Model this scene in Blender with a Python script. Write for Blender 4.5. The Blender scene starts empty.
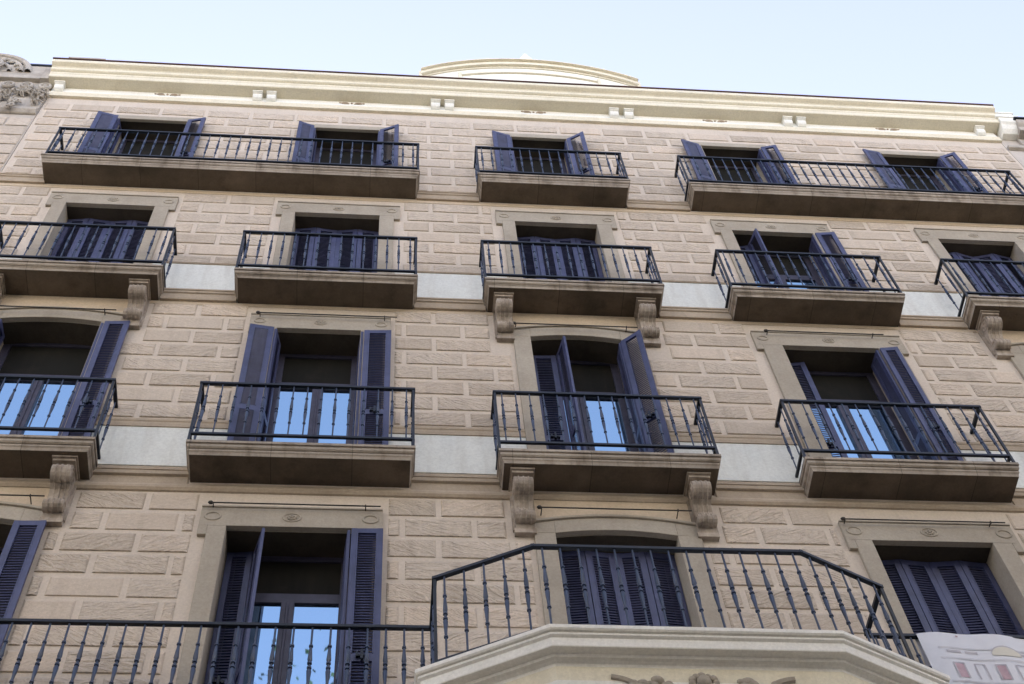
import bpy, bmesh, math, random
from mathutils import Vector, Matrix
random.seed(7)
S = 1.15            # facade units -> metres
EYE = 1.6           # camera height
GZ = -EYE / S       # ground level in facade units
scene = bpy.context.scene
col = scene.collection

def W(x, d, z):     # facade coordinates: x along the wall, d outwards from the wall, z up
    return Vector((x * S, -d * S, z * S + EYE))

# ------------------------------------------------------------------ materials
def new_mat(name):
    m = bpy.data.materials.new(name); m.use_nodes = True
    nt = m.node_tree; b = nt.nodes['Principled BSDF']
    return m, nt, b
def node(nt, t, **kw):
    n = nt.nodes.new(t)
    for k, v in kw.items():
        if k in n.inputs.keys(): n.inputs[k].default_value = v
        else: setattr(n, k, v)
    return n
def mapping(nt, scale, rot=(0, 0, 0)):
    g = node(nt, 'ShaderNodeNewGeometry'); mp = node(nt, 'ShaderNodeMapping')
    mp.inputs['Scale'].default_value = scale; mp.inputs['Rotation'].default_value = rot
    nt.links.new(g.outputs['Position'], mp.inputs['Vector'])
    return mp.outputs['Vector']
def noise(nt, vec, scale, detail=4, rough=.55, dist=0):
    n = node(nt, 'ShaderNodeTexNoise'); n.inputs['Scale'].default_value = scale
    n.inputs['Detail'].default_value = detail; n.inputs['Roughness'].default_value = rough
    n.inputs['Distortion'].default_value = dist
    nt.links.new(vec, n.inputs['Vector']); return n.outputs['Fac']
def ramp(nt, fac, stops):
    r = node(nt, 'ShaderNodeValToRGB'); e = r.color_ramp.elements
    e[0].position, e[0].color = stops[0][0], (*stops[0][1], 1)
    e[1].position, e[1].color = stops[-1][0], (*stops[-1][1], 1)
    for p, c in stops[1:-1]:
        x = e.new(p); x.color = (*c, 1)
    nt.links.new(fac, r.inputs['Fac']); return r.outputs['Color']
def mix(nt, a, b, fac, mode='MIX'):
    n = node(nt, 'ShaderNodeMix', data_type='RGBA', blend_type=mode)
    for sock, v in ((n.inputs[0], fac), (n.inputs[6], a), (n.inputs[7], b)):
        if hasattr(v, 'is_linked') or isinstance(v, bpy.types.NodeSocket): nt.links.new(v, sock)
        elif isinstance(v, (int, float)): sock.default_value = v
        else: sock.default_value = (*v, 1)
    return n.outputs[2]
def math_n(nt, op, a, b=None, c=None):
    n = node(nt, 'ShaderNodeMath', operation=op)
    for i, v in enumerate((a, b, c)):
        if v is None: continue
        if isinstance(v, bpy.types.NodeSocket): nt.links.new(v, n.inputs[i])
        else: n.inputs[i].default_value = v
    return n.outputs[0]
def bump(nt, b, h, strength, dist, prev=None):
    n = node(nt, 'ShaderNodeBump'); n.inputs['Strength'].default_value = strength; n.inputs['Distance'].default_value = dist
    nt.links.new(h, n.inputs['Height'])
    if prev: nt.links.new(prev, n.inputs['Normal'])
    nt.links.new(n.outputs['Normal'], b.inputs['Normal']); return n.outputs['Normal']

def stone_mat(name, c1, c2, stain=(.16, .12, .09), stain_amt=.35, fine=1., rough=.9, streak=.5, scale=1., joint=0):
    m, nt, b = new_mat(name)
    v = mapping(nt, (1, 1, 1))
    n1 = noise(nt, v, 1.3 * scale, 5)
    base = ramp(nt, n1, [(.3, c1), (.7, c2)])
    n2 = noise(nt, v, 34, 4, .7)
    g = ramp(nt, n2, [(.3, (.82, .82, .82)), (.7, (1.08, 1.08, 1.08))])
    base = mix(nt, base, g, .75, 'MULTIPLY')
    vs = mapping(nt, (5, 5, .5))
    n3 = noise(nt, vs, 1.5, 5, .6)
    f3 = ramp(nt, n3, [(.48, (0, 0, 0)), (.8, (1, 1, 1))])
    f3m = math_n(nt, 'MULTIPLY', f3, streak * stain_amt)
    base = mix(nt, base, stain, f3m)
    n4 = noise(nt, v, 3.2, 6, .65)
    f4 = ramp(nt, n4, [(.55, (0, 0, 0)), (.85, (1, 1, 1))])
    base = mix(nt, base, stain, math_n(nt, 'MULTIPLY', f4, stain_amt))
    if joint:         # separate stones: tone changes and a thin dark joint
        sx = node(nt, 'ShaderNodeSeparateXYZ'); nt.links.new(v, sx.inputs[0])
        q = math_n(nt, 'DIVIDE', math_n(nt, 'ADD', sx.outputs[0], 40.13), joint)
        wn = node(nt, 'ShaderNodeTexWhiteNoise', noise_dimensions='1D'); nt.links.new(math_n(nt, 'FLOOR', q), wn.inputs['W'])
        base = mix(nt, base, ramp(nt, wn.outputs['Value'], [(0, (.91, .90, .89)), (1, (1.10, 1.09, 1.07))]), 1., 'MULTIPLY')
        base = mix(nt, base, tuple(k * .3 for k in c1), math_n(nt, 'MULTIPLY', math_n(nt, 'LESS_THAN', math_n(nt, 'FRACT', q), .008 / joint), .55))
    nt.links.new(base, b.inputs['Base Color'])
    b.inputs['Roughness'].default_value = rough
    b.inputs['Specular IOR Level'].default_value = .25
    bump(nt, b, noise(nt, v, 60, 6, .7), .35 * fine, .006)
    return m

M = {}
M['plaster'] = stone_mat('wall_plaster', (.575, .498, .415), (.635, .552, .465), stain_amt=.22)
M['surround'] = stone_mat('surround_stone', (.345, .302, .242), (.430, .382, .312), stain_amt=.30)
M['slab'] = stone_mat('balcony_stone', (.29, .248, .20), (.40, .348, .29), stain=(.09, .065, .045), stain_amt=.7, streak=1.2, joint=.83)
M['soffit'] = stone_mat('soffit_stone', (.085, .068, .050), (.165, .128, .095), stain=(.03, .022, .018), stain_amt=.75, streak=.2, scale=1.6, joint=.83)  # slab undersides: their shade is put into this darker base, stains on top
M['reveal'] = stone_mat('shaded_reveal_stone', (.045, .037, .028), (.085, .070, .054), stain=(.02, .016, .012), stain_amt=.6)  # lintel undersides: shade of the recess put into the stone colour
M['string'] = stone_mat('string_stone', (.40, .325, .245), (.50, .415, .32), stain=(.2, .14, .08), stain_amt=.35)
M['ochre'] = stone_mat('ochre_render', (.53, .43, .315), (.59, .485, .365), stain_amt=.15, fine=.4)
M['white'] = stone_mat('white_render', (.72, .735, .70), (.76, .775, .74), stain=(.42, .39, .34), stain_amt=.30, streak=1.3, fine=.25)
M['cream'] = stone_mat('cream_paint', (.73, .67, .525), (.79, .73, .585), stain=(.38, .32, .22), stain_amt=.28, fine=.25)
M['cream_light'] = stone_mat('frieze_paint', (.82, .81, .75), (.88, .87, .81), stain=(.45, .40, .3), stain_amt=.22, fine=.25)
M['bay_trim'] = stone_mat('bay_trim_paint', (.80, .775, .71), (.86, .835, .77), stain=(.38, .33, .25), stain_amt=.28, fine=.25)
M['corbel'] = stone_mat('corbel_stone', (.29, .24, .19), (.50, .43, .36), stain=(.07, .05, .035), stain_amt=.75, scale=5, streak=.9)
M['old_stone'] = stone_mat('neighbour_stone', (.36, .32, .275), (.52, .475, .42), stain=(.10, .085, .07), stain_amt=.6, scale=3)
M['old_wall'] = stone_mat('neighbour_wall', (.46, .41, .36), (.56, .505, .45), stain_amt=.3)
M['roof_edge'] = stone_mat('roof_tile_edge', (.085, .045, .038), (.13, .07, .055), stain_amt=.4)
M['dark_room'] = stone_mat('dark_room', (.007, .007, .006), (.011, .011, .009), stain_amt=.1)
M['far_wall'] = stone_mat('far_render', (.60, .56, .49), (.66, .62, .55), stain_amt=.15)
M['asphalt'] = stone_mat('asphalt', (.045, .045, .047), (.065, .064, .064), stain=(.03, .03, .03))
M['paving'] = stone_mat('paving', (.17, .165, .155), (.23, .22, .205), stain=(.14, .13, .12))

def block_mat():
    m, nt, b = new_mat('rusticated_blocks')
    v = mapping(nt, (1, 1, 1))
    g = node(nt, 'ShaderNodeNewGeometry'); rnd = g.outputs['Random Per Island']
    n1 = noise(nt, v, 1.1, 5)
    base = ramp(nt, n1, [(.3, (.550, .473, .390)), (.7, (.640, .555, .463))])
    tone = ramp(nt, rnd, [(0, (.86, .85, .83)), (.45, (1, 1, 1)), (.8, (1.0, .985, .97)), (1, (1.10, 1.07, 1.04))])
    base = mix(nt, base, tone, 1., 'MULTIPLY')
    n2 = noise(nt, v, 40, 4, .7)
    base = mix(nt, base, ramp(nt, n2, [(.3, (.8, .79, .78)), (.7, (1.08, 1.08, 1.08))]), .8, 'MULTIPLY')
    # chiselled relief, turned a different way on each block
    ang = math_n(nt, 'MULTIPLY', rnd, 37.)
    rot = node(nt, 'ShaderNodeVectorRotate', rotation_type='AXIS_ANGLE')
    rot.inputs['Axis'].default_value = (0, 1, 0)
    nt.links.new(v, rot.inputs['Vector'])
    s = math_n(nt, 'MULTIPLY', math_n(nt, 'SINE', ang), .55)
    nt.links.new(s, rot.inputs['Angle'])
    mp = node(nt, 'ShaderNodeMapping'); mp.inputs['Scale'].default_value = (4.0, 9, 13)
    comb = node(nt, 'ShaderNodeCombineXYZ'); nt.links.new(ang, comb.inputs[0]); nt.links.new(ang, comb.inputs[2])
    nt.links.new(comb.outputs[0], mp.inputs['Location']); nt.links.new(rot.outputs[0], mp.inputs['Vector'])
    h = noise(nt, mp.outputs['Vector'], 1.15, 2.5, .5, 1.6)
    amp = ramp(nt, math_n(nt, 'FRACT', math_n(nt, 'MULTIPLY', rnd, 13.7)), [(.12, (.10, .10, .10)), (.35, (1, 1, 1))])
    hh = math_n(nt, 'MULTIPLY', math_n(nt, 'MULTIPLY', h, 1.), amp)
    dark = ramp(nt, hh, [(.0, (1, 1, 1)), (.36, (.86, .85, .84)), (.55, (1.03, 1.03, 1.03))])
    base = mix(nt, base, dark, .5, 'MULTIPLY')
    vs = mapping(nt, (5, 5, .45))
    f3 = ramp(nt, noise(nt, vs, 1.5, 5, .6), [(.5, (0, 0, 0)), (.8, (1, 1, 1))])
    base = mix(nt, base, (.22, .17, .13), math_n(nt, 'MULTIPLY', f3, .30))
    f4 = ramp(nt, noise(nt, v, .55, 6, .65), [(.45, (0, 0, 0)), (.75, (1, 1, 1))])
    base = mix(nt, base, (.30, .235, .18), math_n(nt, 'MULTIPLY', f4, .30))
    nt.links.new(base, b.inputs['Base Color']); b.inputs['Roughness'].default_value = .92
    b.inputs['Specular IOR Level'].default_value = .2
    n = bump(nt, b, hh, .9, .045)
    bump(nt, b, noise(nt, v, 75, 5, .7), .35, .006, n)
    return m
M['block'] = block_mat()

def paint_mat(name, c, rough, spec=.5, var=.25, coat=0, worn=False):
    m, nt, b = new_mat(name)
    v = mapping(nt, (1, 1, 1))
    n = noise(nt, v, 6, 5, .65)
    base = ramp(nt, n, [(.3, tuple(k * (1 - var) for k in c)), (.7, tuple(k * (1 + var) for k in c))])
    if worn:      # sun-bleached, dusty paint, different on each leaf
        oi = node(nt, 'ShaderNodeObjectInfo')
        base = mix(nt, base, ramp(nt, oi.outputs['Random'], [(0, (.80, .82, .86)), (1, (1.25, 1.22, 1.12))]), 1., 'MULTIPLY')
        vs = mapping(nt, (9, 9, .9)); f_ = ramp(nt, noise(nt, vs, 1.6, 6, .7), [(.45, (0, 0, 0)), (.8, (1, 1, 1))])
        base = mix(nt, base, (.11, .125, .20), math_n(nt, 'MULTIPLY', f_, .30))
    nt.links.new(base, b.inputs['Base Color'])
    r = ramp(nt, noise(nt, v, 14, 4, .7), [(.3, (rough * .8,) * 3), (.7, (min(1, rough * 1.3),) * 3)])
    nt.links.new(r, b.inputs['Roughness'])
    b.inputs['Specular IOR Level'].default_value = spec
    bump(nt, b, noise(nt, v, 50, 3), .05, .002)
    return m
M['shutter'] = paint_mat('shutter_paint', (.043, .050, .122), .42, .5, worn=True)
M['slat'] = paint_mat('slat_paint', (.038, .041, .092), .5, .4, worn=True)
M['door'] = paint_mat('door_paint', (.040, .038, .066), .45, .45)
M['iron'] = paint_mat('iron_paint', (.024, .040, .080), .36, .55)
M['iron_dark'] = paint_mat('iron_rail', (.005, .009, .016), .42, .4)
M['rod'] = paint_mat('rod_iron', (.03, .026, .024), .6, .3)
M['red_slat'] = paint_mat('banner_red', (.46, .33, .37), .7, .2)
M['grey_print'] = paint_mat('banner_grey', (.48, .46, .50), .7, .2, .12)
M['pale_print'] = paint_mat('banner_pale', (.60, .60, .64), .7, .2, .05)
M['cream_print'] = paint_mat('banner_cream', (.66, .63, .55), .7, .2, .05)
M['banner'] = paint_mat('banner_cloth', (.70, .71, .76), .7, .2, .04)
M['bark'] = paint_mat('bark', (.10, .08, .06), .9, .1)
M['leaf'] = paint_mat('leaf', (.05, .085, .028), .7, .3, .4)

def glass_mat():
    m = bpy.data.materials.new('window_glass'); m.use_nodes = True; nt = m.node_tree
    nt.nodes.clear()
    out = node(nt, 'ShaderNodeOutputMaterial'); mx = node(nt, 'ShaderNodeMixShader')
    d = node(nt, 'ShaderNodeBsdfDiffuse'); d.inputs['Color'].default_value = (.02, .024, .03, 1)
    g = node(nt, 'ShaderNodeBsdfGlossy'); g.inputs['Color'].default_value = (.54, .79, .98, 1); g.inputs['Roughness'].default_value = .02
    v = mapping(nt, (1, 1, 1)); bp = node(nt, 'ShaderNodeBump'); bp.inputs['Strength'].default_value = .04; bp.inputs['Distance'].default_value = .02
    nt.links.new(noise(nt, v, 1.5, 2), bp.inputs['Height']); nt.links.new(bp.outputs[0], g.inputs['Normal'])
    fr = node(nt, 'ShaderNodeFresnel'); fr.inputs['IOR'].default_value = 2.1
    k = math_n(nt, 'ADD', fr.outputs[0], .58)
    nt.links.new(k, mx.inputs[0]); nt.links.new(d.outputs[0], mx.inputs[1]); nt.links.new(g.outputs[0], mx.inputs[2])
    nt.links.new(mx.outputs[0], out.inputs[0]); return m
M['glass'] = glass_mat()

# ------------------------------------------------------------------ mesh helper
class MB:
    def __init__(s): s.v = []; s.f = []; s.mi = []; s.cur = 0
    def face(s, pts, raw=False):
        i = len(s.v); s.v += [tuple(p) if raw else tuple(W(*p)) for p in pts]
        s.f.append(tuple(range(i, i + len(pts)))); s.mi.append(s.cur)
    def mesh8(s, P):      # P: 8 facade points, bottom 4 then top 4
        i = len(s.v); s.v += [tuple(W(*p)) for p in P]
        for q in ((3, 2, 1, 0), (4, 5, 6, 7), (0, 1, 5, 4), (1, 2, 6, 5), (2, 3, 7, 6), (3, 0, 4, 7)):
            s.f.append(tuple(i + k for k in q)); s.mi.append(s.cur)
    def box(s, x0, x1, d0, d1, z0, z1):
        s.mesh8([(x0, d0, z0), (x1, d0, z0), (x1, d1, z0), (x0, d1, z0), (x0, d0, z1), (x1, d0, z1), (x1, d1, z1), (x0, d1, z1)])
    def obar(s, a, b, t, z0, z1, flip=0):    # upright slab between plan points a and b, thickness t
        ax, ad = a; bx, bd = b; L = math.hypot(bx - ax, bd - ad) or 1e-6
        nx, nd = -(bd - ad) / L * t / 2, (bx - ax) / L * t / 2
        s.mesh8([(ax - nx, ad - nd, z0), (bx - nx, bd - nd, z0), (bx + nx, bd + nd, z0), (ax + nx, ad + nd, z0),
                 (ax - nx, ad - nd, z1), (bx - nx, bd - nd, z1), (bx + nx, bd + nd, z1), (ax + nx, ad + nd, z1)])
    def block(s, x0, x1, z0, z1, h, bev):
        b = bev; i = len(s.v)
        P = [(x0, .0005, z0), (x1, .0005, z0), (x1, .0005, z1), (x0, .0005, z1),
             (x0 + .004, h - b, z0 - .001), (x1 - .004, h - b, z0 - .001), (x1 - .008, h - b, z1 - .014), (x0 + .008, h - b, z1 - .014),
             (x0 + b * 3.2, h, z0 + b * .5), (x1 - b * 3.2, h, z0 + b * .5), (x1 - b * 3.2, h, z1 - b * 6), (x0 + b * 3.2, h, z1 - b * 6)]
        s.v += [tuple(W(*p)) for p in P]
        for o in (0, 4):
            for k in range(4):
                k2 = (k + 1) % 4
                s.f.append((i + o + k, i + o + k2, i + o + 4 + k2, i + o + 4 + k)); s.mi.append(s.cur)
        s.f.append((i + 8, i + 9, i + 10, i + 11)); s.mi.append(s.cur)
    def prism_x(s, prof, x0, x1):      # closed profile [(d,z)], extruded along x
        n = len(prof); i = len(s.v)
        s.v += [tuple(W(x0, d, z)) for d, z in prof] + [tuple(W(x1, d, z)) for d, z in prof]
        for k in range(n):
            k2 = (k + 1) % n; s.f.append((i + k, i + k2, i + n + k2, i + n + k)); s.mi.append(s.cur)
        s.f.append(tuple(i + k for k in range(n))); s.f.append(tuple(i + n + k for k in reversed(range(n)))); s.mi += [s.cur] * 2
    def prism_d(s, prof, d0, d1):      # closed outline [(x,z)], extruded along d
        n = len(prof); i = len(s.v)
        s.v += [tuple(W(x, d0, z)) for x, z in prof] + [tuple(W(x, d1, z)) for x, z in prof]
        for k in range(n):
            k2 = (k + 1) % n; s.f.append((i + k, i + k2, i + n + k2, i + n + k)); s.mi.append(s.cur)
        s.f.append(tuple(i + k for k in range(n))); s.f.append(tuple(i + n + k for k in reversed(range(n)))); s.mi += [s.cur] * 2
    def strip_d(s, xs, zb, zt, d0, d1):    # solid strip: bottom zb(x), top zt(x)
        for a, b in zip(xs[:-1], xs[1:]):
            s.mesh8([(a, d0, zb(a)), (b, d0, zb(b)), (b, d1, zb(b)), (a, d1, zb(a)), (a, d0, zt(a)), (b, d0, zt(b)), (b, d1, zt(b)), (a, d1, zt(a))])
    def sweep(s, path, prof, top=True, bottom=True, bot_mi=None):   # path [(x,d)], open; prof [(offset,z)] from top to bottom
        n = len(path)
        def off(k, o):
            p = Vector(path[k])
            def nrm(a, b):
                t = (Vector(path[b]) - Vector(path[a])).normalized(); return Vector((-t.y, t.x))
            if k == 0: q = nrm(0, 1) * o
            elif k == n - 1: q = nrm(n - 2, n - 1) * o
            else:
                n1, n2 = nrm(k - 1, k), nrm(k, k + 1); m = (n1 + n2).normalized(); q = m * (o / max(.3, m.dot(n1)))
            return (p.x + q.x, p.y + q.y)
        rings = [[off(k, o) + (z,) for k in range(n)] for o, z in prof]
        for r1, r2 in zip(rings[:-1], rings[1:]):
            for k in range(n - 1): s.face([r1[k], r1[k + 1], r2[k + 1], r2[k]])
        if top: s.face(rings[0])
        if bottom:
            c = s.cur
            if bot_mi is not None: s.cur = bot_mi
            s.face(list(reversed(rings[-1]))); s.cur = c
    def lathe(s, prof, c=(0, 0, 0), seg=8, raw=True):   # prof [(r,z)] metres, local
        i = len(s.v); n = len(prof)
        for r, z in prof:
            for k in range(seg):
                a = 2 * math.pi * k / seg; s.v.append((c[0] + r * math.cos(a), c[1] + r * math.sin(a), c[2] + z))
        for j in range(n - 1):
            for k in range(seg):
                k2 = (k + 1) % seg
                s.f.append((i + j * seg + k, i + j * seg + k2, i + (j + 1) * seg + k2, i + (j + 1) * seg + k)); s.mi.append(s.cur)
    def tube(s, a, b, r, seg=8, caps=True):   # facade points
        A, B = W(*a), W(*b); t = (B - A).normalized(); u = t.orthogonal().normalized(); w = t.cross(u); i = len(s.v)
        for P in (A, B):
            for k in range(seg):
                an = 2 * math.pi * k / seg; s.v.append(tuple(P + (u * math.cos(an) + w * math.sin(an)) * r))
        for k in range(seg):
            k2 = (k + 1) % seg; s.f.append((i + k, i + k2, i + seg + k2, i + seg + k)); s.mi.append(s.cur)
        if caps:
            s.f.append(tuple(i + k for k in reversed(range(seg)))); s.f.append(tuple(i + seg + k for k in range(seg))); s.mi += [s.cur] * 2
    def ball(s, c, r, sc=(1, 1, 1), seg=8, rings=5):
        P = W(*c); i = len(s.v)
        for j in range(1, rings):
            t = math.pi * j / rings
            for k in range(seg):
                a = 2 * math.pi * k / seg
                s.v.append((P.x + r * sc[0] * math.sin(t) * math.cos(a), P.y + r * sc[1] * math.sin(t) * math.sin(a), P.z + r * sc[2] * math.cos(t)))
        s.v.append((P.x, P.y, P.z + r * sc[2])); s.v.append((P.x, P.y, P.z - r * sc[2])); T = i + (rings - 1) * seg
        for j in range(rings - 2):
            for k in range(seg):
                k2 = (k + 1) % seg; s.f.append((i + j * seg + k, i + (j + 1) * seg + k, i + (j + 1) * seg + k2, i + j * seg + k2)); s.mi.append(s.cur)
        for k in range(seg):
            k2 = (k + 1) % seg; s.f.append((T, i + k, i + k2)); s.f.append((T + 1, i + (rings - 2) * seg + k2, i + (rings - 2) * seg + k)); s.mi += [s.cur] * 2
    def ring(s, cx, cd, cz, rx, rz, r, seg=20, m=6):     # torus facing outwards
        i = len(s.v)
        for k in range(seg):
            a = 2 * math.pi * k / seg
            for j in range(m):
                t = 2 * math.pi * j / m; q = r * math.cos(t)
                s.v.append(tuple(W(cx + (rx + q) * math.cos(a), cd + r * math.sin(t), cz + (rz + q) * math.sin(a))))
        for k in range(seg):
            for j in range(m):
                s.f.append((i + k * m + j, i + k * m + (j + 1) % m, i + ((k + 1) % seg) * m + (j + 1) % m, i + ((k + 1) % seg) * m + j)); s.mi.append(s.cur)
    def build(s, name, mats, parent=None, smooth=False, loc=None, bevel=0):
        me = bpy.data.meshes.new(name); me.from_pydata(s.v, [], s.f)
        for m in (mats if isinstance(mats, (list, tuple)) else [mats]): me.materials.append(m)
        me.polygons.foreach_set('material_index', s.mi)
        bm = bmesh.new(); bm.from_mesh(me)
        if bevel or smooth: bmesh.ops.remove_doubles(bm, verts=bm.verts, dist=.0004)
        bmesh.ops.recalc_face_normals(bm, faces=bm.faces)
        if bevel:
            es = [e for e in bm.edges if len(e.link_faces) == 2 and e.calc_face_angle(0) > .5]
            bmesh.ops.bevel(bm, geom=es, offset=bevel, segments=1, affect='EDGES', profile=.5, clamp_overlap=True)
        bm.to_mesh(me); bm.free()
        if smooth:
            me.polygons.foreach_set('use_smooth', [True] * len(me.polygons))
            me.set_sharp_from_angle(angle=math.radians(42))
        o = bpy.data.objects.new(name, me); col.objects.link(o)
        if parent is not None: o.parent = parent
        if loc is not None: o.location = loc
        return o
def tag(o, label=None, cat=None, group=None, kind=None):
    for k, v in (('label', label), ('category', cat), ('group', group), ('kind', kind)):
        if v: o[k] = v
    return o
def empty(name, loc=(0, 0, 0), parent=None):
    o = bpy.data.objects.new(name, None); col.objects.link(o); o.location = loc
    if parent is not None: o.parent = parent
    return o

# ------------------------------------------------------------------ layout (facade units, from the photograph)
XL, XR = -4.93, 9.25
FLO = {'A': dict(zt=17.353, zb=17.135, zo=19.437, zh=18.261, zr=17.4475, d=.3075),
       'B': dict(zt=14.363, zb=14.151, zo=16.5275, zh=15.288, zr=14.4407, d=.331),
       'C': dict(zt=10.986, zb=10.755, zo=13.577, zh=11.956, zr=11.0866, d=.314),
       'D': dict(zt=7.50, zb=7.27, zo=10.090, zh=8.45, zr=7.60, d=.36)}
WIN = {'A1': (-3.787, -2.866), 'A2': (-1.064, -.178), 'A3': (1.718, 2.506), 'A4': (4.483, 5.340), 'A5': (7.166, 8.040),
       'B1': (-3.933, -2.869), 'B2': (-1.154, -.111), 'B3': (1.585, 2.628), 'B4': (4.368, 5.420), 'B5': (7.077, 8.101),
       'C1': (-4.010, -2.975), 'C2': (-1.138, -.254), 'C3': (1.573, 2.564), 'C4': (4.357, 5.441), 'C5': (7.10, 8.12),
       'D1': (-4.100, -3.010), 'D2': (-1.290, -.216), 'D3': (1.545, 2.628), 'D4': (4.381, 5.491), 'D5': (7.12, 8.18)}
ARCH = {'C1', 'C3', 'C5', 'D1', 'D3', 'D5'}
BAL = {'A1': (-4.335, .364), 'A3': (1.149, 3.104), 'A5': (3.917, 8.590),
       'B1': (-4.40, -2.443), 'B2': (-1.645, .328), 'B3': (1.102, 3.090), 'B4': (3.892, 5.870), 'B5': (6.648, 8.64),
       'C1': (-4.54, -2.538), 'C2': (-1.716, .297), 'C3': (1.083, 3.107), 'C4': (3.929, 5.946), 'C5': (6.72, 8.74)}
RISE = .06
def surround_rect(k):
    L, R = WIN[k]; f = k[0]
    if f == 'A': return (L - .13, R + .13, FLO['A']['zt'], FLO['A']['zo'] + .14)
    top = {'B': .27, 'C': .27, 'D': .255}[f]
    if k in ARCH: return (L - .185, R + .205, FLO[f]['zt'], FLO[f]['zo'] + .235)
    ex = {'B': .235, 'C': .30, 'D': .235}[f]
    return (L - ex, R + ex + .02, FLO[f]['zt'], FLO[f]['zo'] + top)

B = empty('apartment_building', (W(2.16, 0, GZ)))
tag(B, 'beige rusticated apartment block with blue shutters, cream cornice and rows of black iron balconies', 'building')
class _P: pass
def part(mb, name, mats, parent=None, **kw):
    o = mb.build(name, mats, None, **kw)
    p = parent if parent is not None else B
    o.parent = p
    o.matrix_parent_inverse = pw(p).inverted()
    return o
def pw(o):
    m = Matrix.Translation(o.location) @ o.rotation_euler.to_matrix().to_4x4()
    if o.parent: m = pw(o.parent) @ o.matrix_parent_inverse @ m
    return m
def linked(mesh, name, parent, loc, rotz=0):
    o = bpy.data.objects.new(name, mesh); col.objects.link(o); o.parent = parent
    o.matrix_parent_inverse = pw(parent).inverted(); o.location = loc; o.rotation_euler = (0, 0, rotz); return o

# ------------------------------------------------------------------ wall
def wall_sheet(mb, x0, x1, z0, z1, holes, d=0.):
    xs = sorted({x0, x1, *[h[0] for h in holes], *[h[1] for h in holes]}); zs = sorted({z0, z1, *[h[2] for h in holes], *[h[3] for h in holes]})
    for a, b in zip(xs[:-1], xs[1:]):
        for c, e in zip(zs[:-1], zs[1:]):
            mx, mz = (a + b) / 2, (c + e) / 2
            if any(h[0] < mx < h[1] and h[2] < mz < h[3] for h in holes): continue
            mb.face([(a, d, c), (b, d, c), (b, d, e), (a, d, e)])
holes = []
for k, (L, R) in WIN.items():
    z0 = FLO[k[0]]['zt']; z1 = FLO[k[0]]['zo'] + (RISE if k in ARCH else 0)
    holes.append((L - .03, R + .03, z0 - .03, z1 + .03))
w = MB(); wall_sheet(w, XL, XR, GZ, 20.2, holes)
w.box(XL, XR, -9, -.002, 20.2, 21.60)
w.face([(XL, 0, GZ), (XL, 0, 20.2), (XL, -9, 20.2), (XL, -9, GZ)]); w.face([(XR, 0, GZ), (XR, 0, 20.2), (XR, -9, 20.2), (XR, -9, GZ)])
w.face([(XL, -9, GZ), (XR, -9, GZ), (XR, -9, 20.2), (XL, -9, 20.2)])
part(w, 'wall', M['plaster'])
# rusticated blocks: raised panels of the wall, cut around surrounds and bands
PX, GX, PZ, GZ2 = .634, .050, .2925, .050
solid = []
for k in WIN:
    x0, x1, z0, z1 = surround_rect(k); solid.append((x0 - .05, x1 + .05, z0, z1 + (.05 if k[0] != 'A' else .03)))
for k in ('C1', 'C3', 'C5', 'D1', 'D3', 'D5'):
    x0, x1, z0, z1 = surround_rect(k); solid.append((x0 - .03, x1 + .03, z0, z1 + .5))
for x in (-2.66, 1.29, 2.90, 6.86, 8.45): solid.append((x - .16, x + .16, 13.44, 14.2))
for x in (-2.76, 1.28, 2.90, 6.84, 8.45): solid.append((x - .16, x + .16, 10.02, 10.8))
zones = [(17.39, 20.02), (15.06, 17.085), (11.78, 14.10), (GZ + .6, 10.585)]
w = MB()
for row in range(-40, 34):
    zb = 10.333 + PZ * row; zt = zb + PZ - GZ2
    zone = [(a, b) for a, b in zones if zb < b and zt > a]
    if not zone: continue
    a, b = zone[0]; z0, z1 = max(zb, a + .02), min(zt, b - .01)
    if z1 - z0 < .07: continue
    spans = [(XL + .04, XR - .04)]
    for s in solid:
        if s[2] < z1 and s[3] > z0:
            ns = []
            for p, q in spans:
                if s[1] <= p or s[0] >= q: ns.append((p, q)); continue
                if s[0] > p: ns.append((p, s[0]))
                if s[1] < q: ns.append((s[1], q))
            spans = ns
    ox = -2.618 + (row % 2) * PX / 2
    n0 = int((XL - ox) / PX) - 2
    for n in range(n0, n0 + 30):
        bx0 = ox + n * PX; bx1 = bx0 + PX - GX
        for p, q in spans:
            c, e = max(bx0, p), min(bx1, q)
            if e - c > .055:
                w.block(c + random.uniform(-.004, .004), e + random.uniform(-.004, .004), z0 + random.uniform(-.003, .003), z1 + random.uniform(-.003, .003), .0125 + random.uniform(-.0015, .002), .006)
part(w, 'block_facing', M['block'])
# flat bands
for fl, z0, z1, hgt in (('B', 14.43, 15.03, .03), ('C', 10.99, 11.618, .13)):
    e = [surround_rect(k) for k in sorted(WIN) if k[0] == fl]; xs = [XL]
    for q in e: xs += [q[0] + .05, q[1] - .05]
    xs.append(XR)
    for i in range(0, len(xs), 2):
        a, b = xs[i], xs[i + 1]; z = z1
        w = MB(); w.box(a, b, 0, .012, z0, z1 - .001); part(w, 'white_band', M['white'])
        w = MB(); w.prism_x([(0, z), (.022, z), (.026, z + hgt * .3), (.016, z + hgt * .4), (.016, z + hgt * .65), (.024, z + hgt * .75), (.024, z + hgt), (0, z + hgt)], a, b); part(w, 'band_moulding', M['string'])
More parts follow.
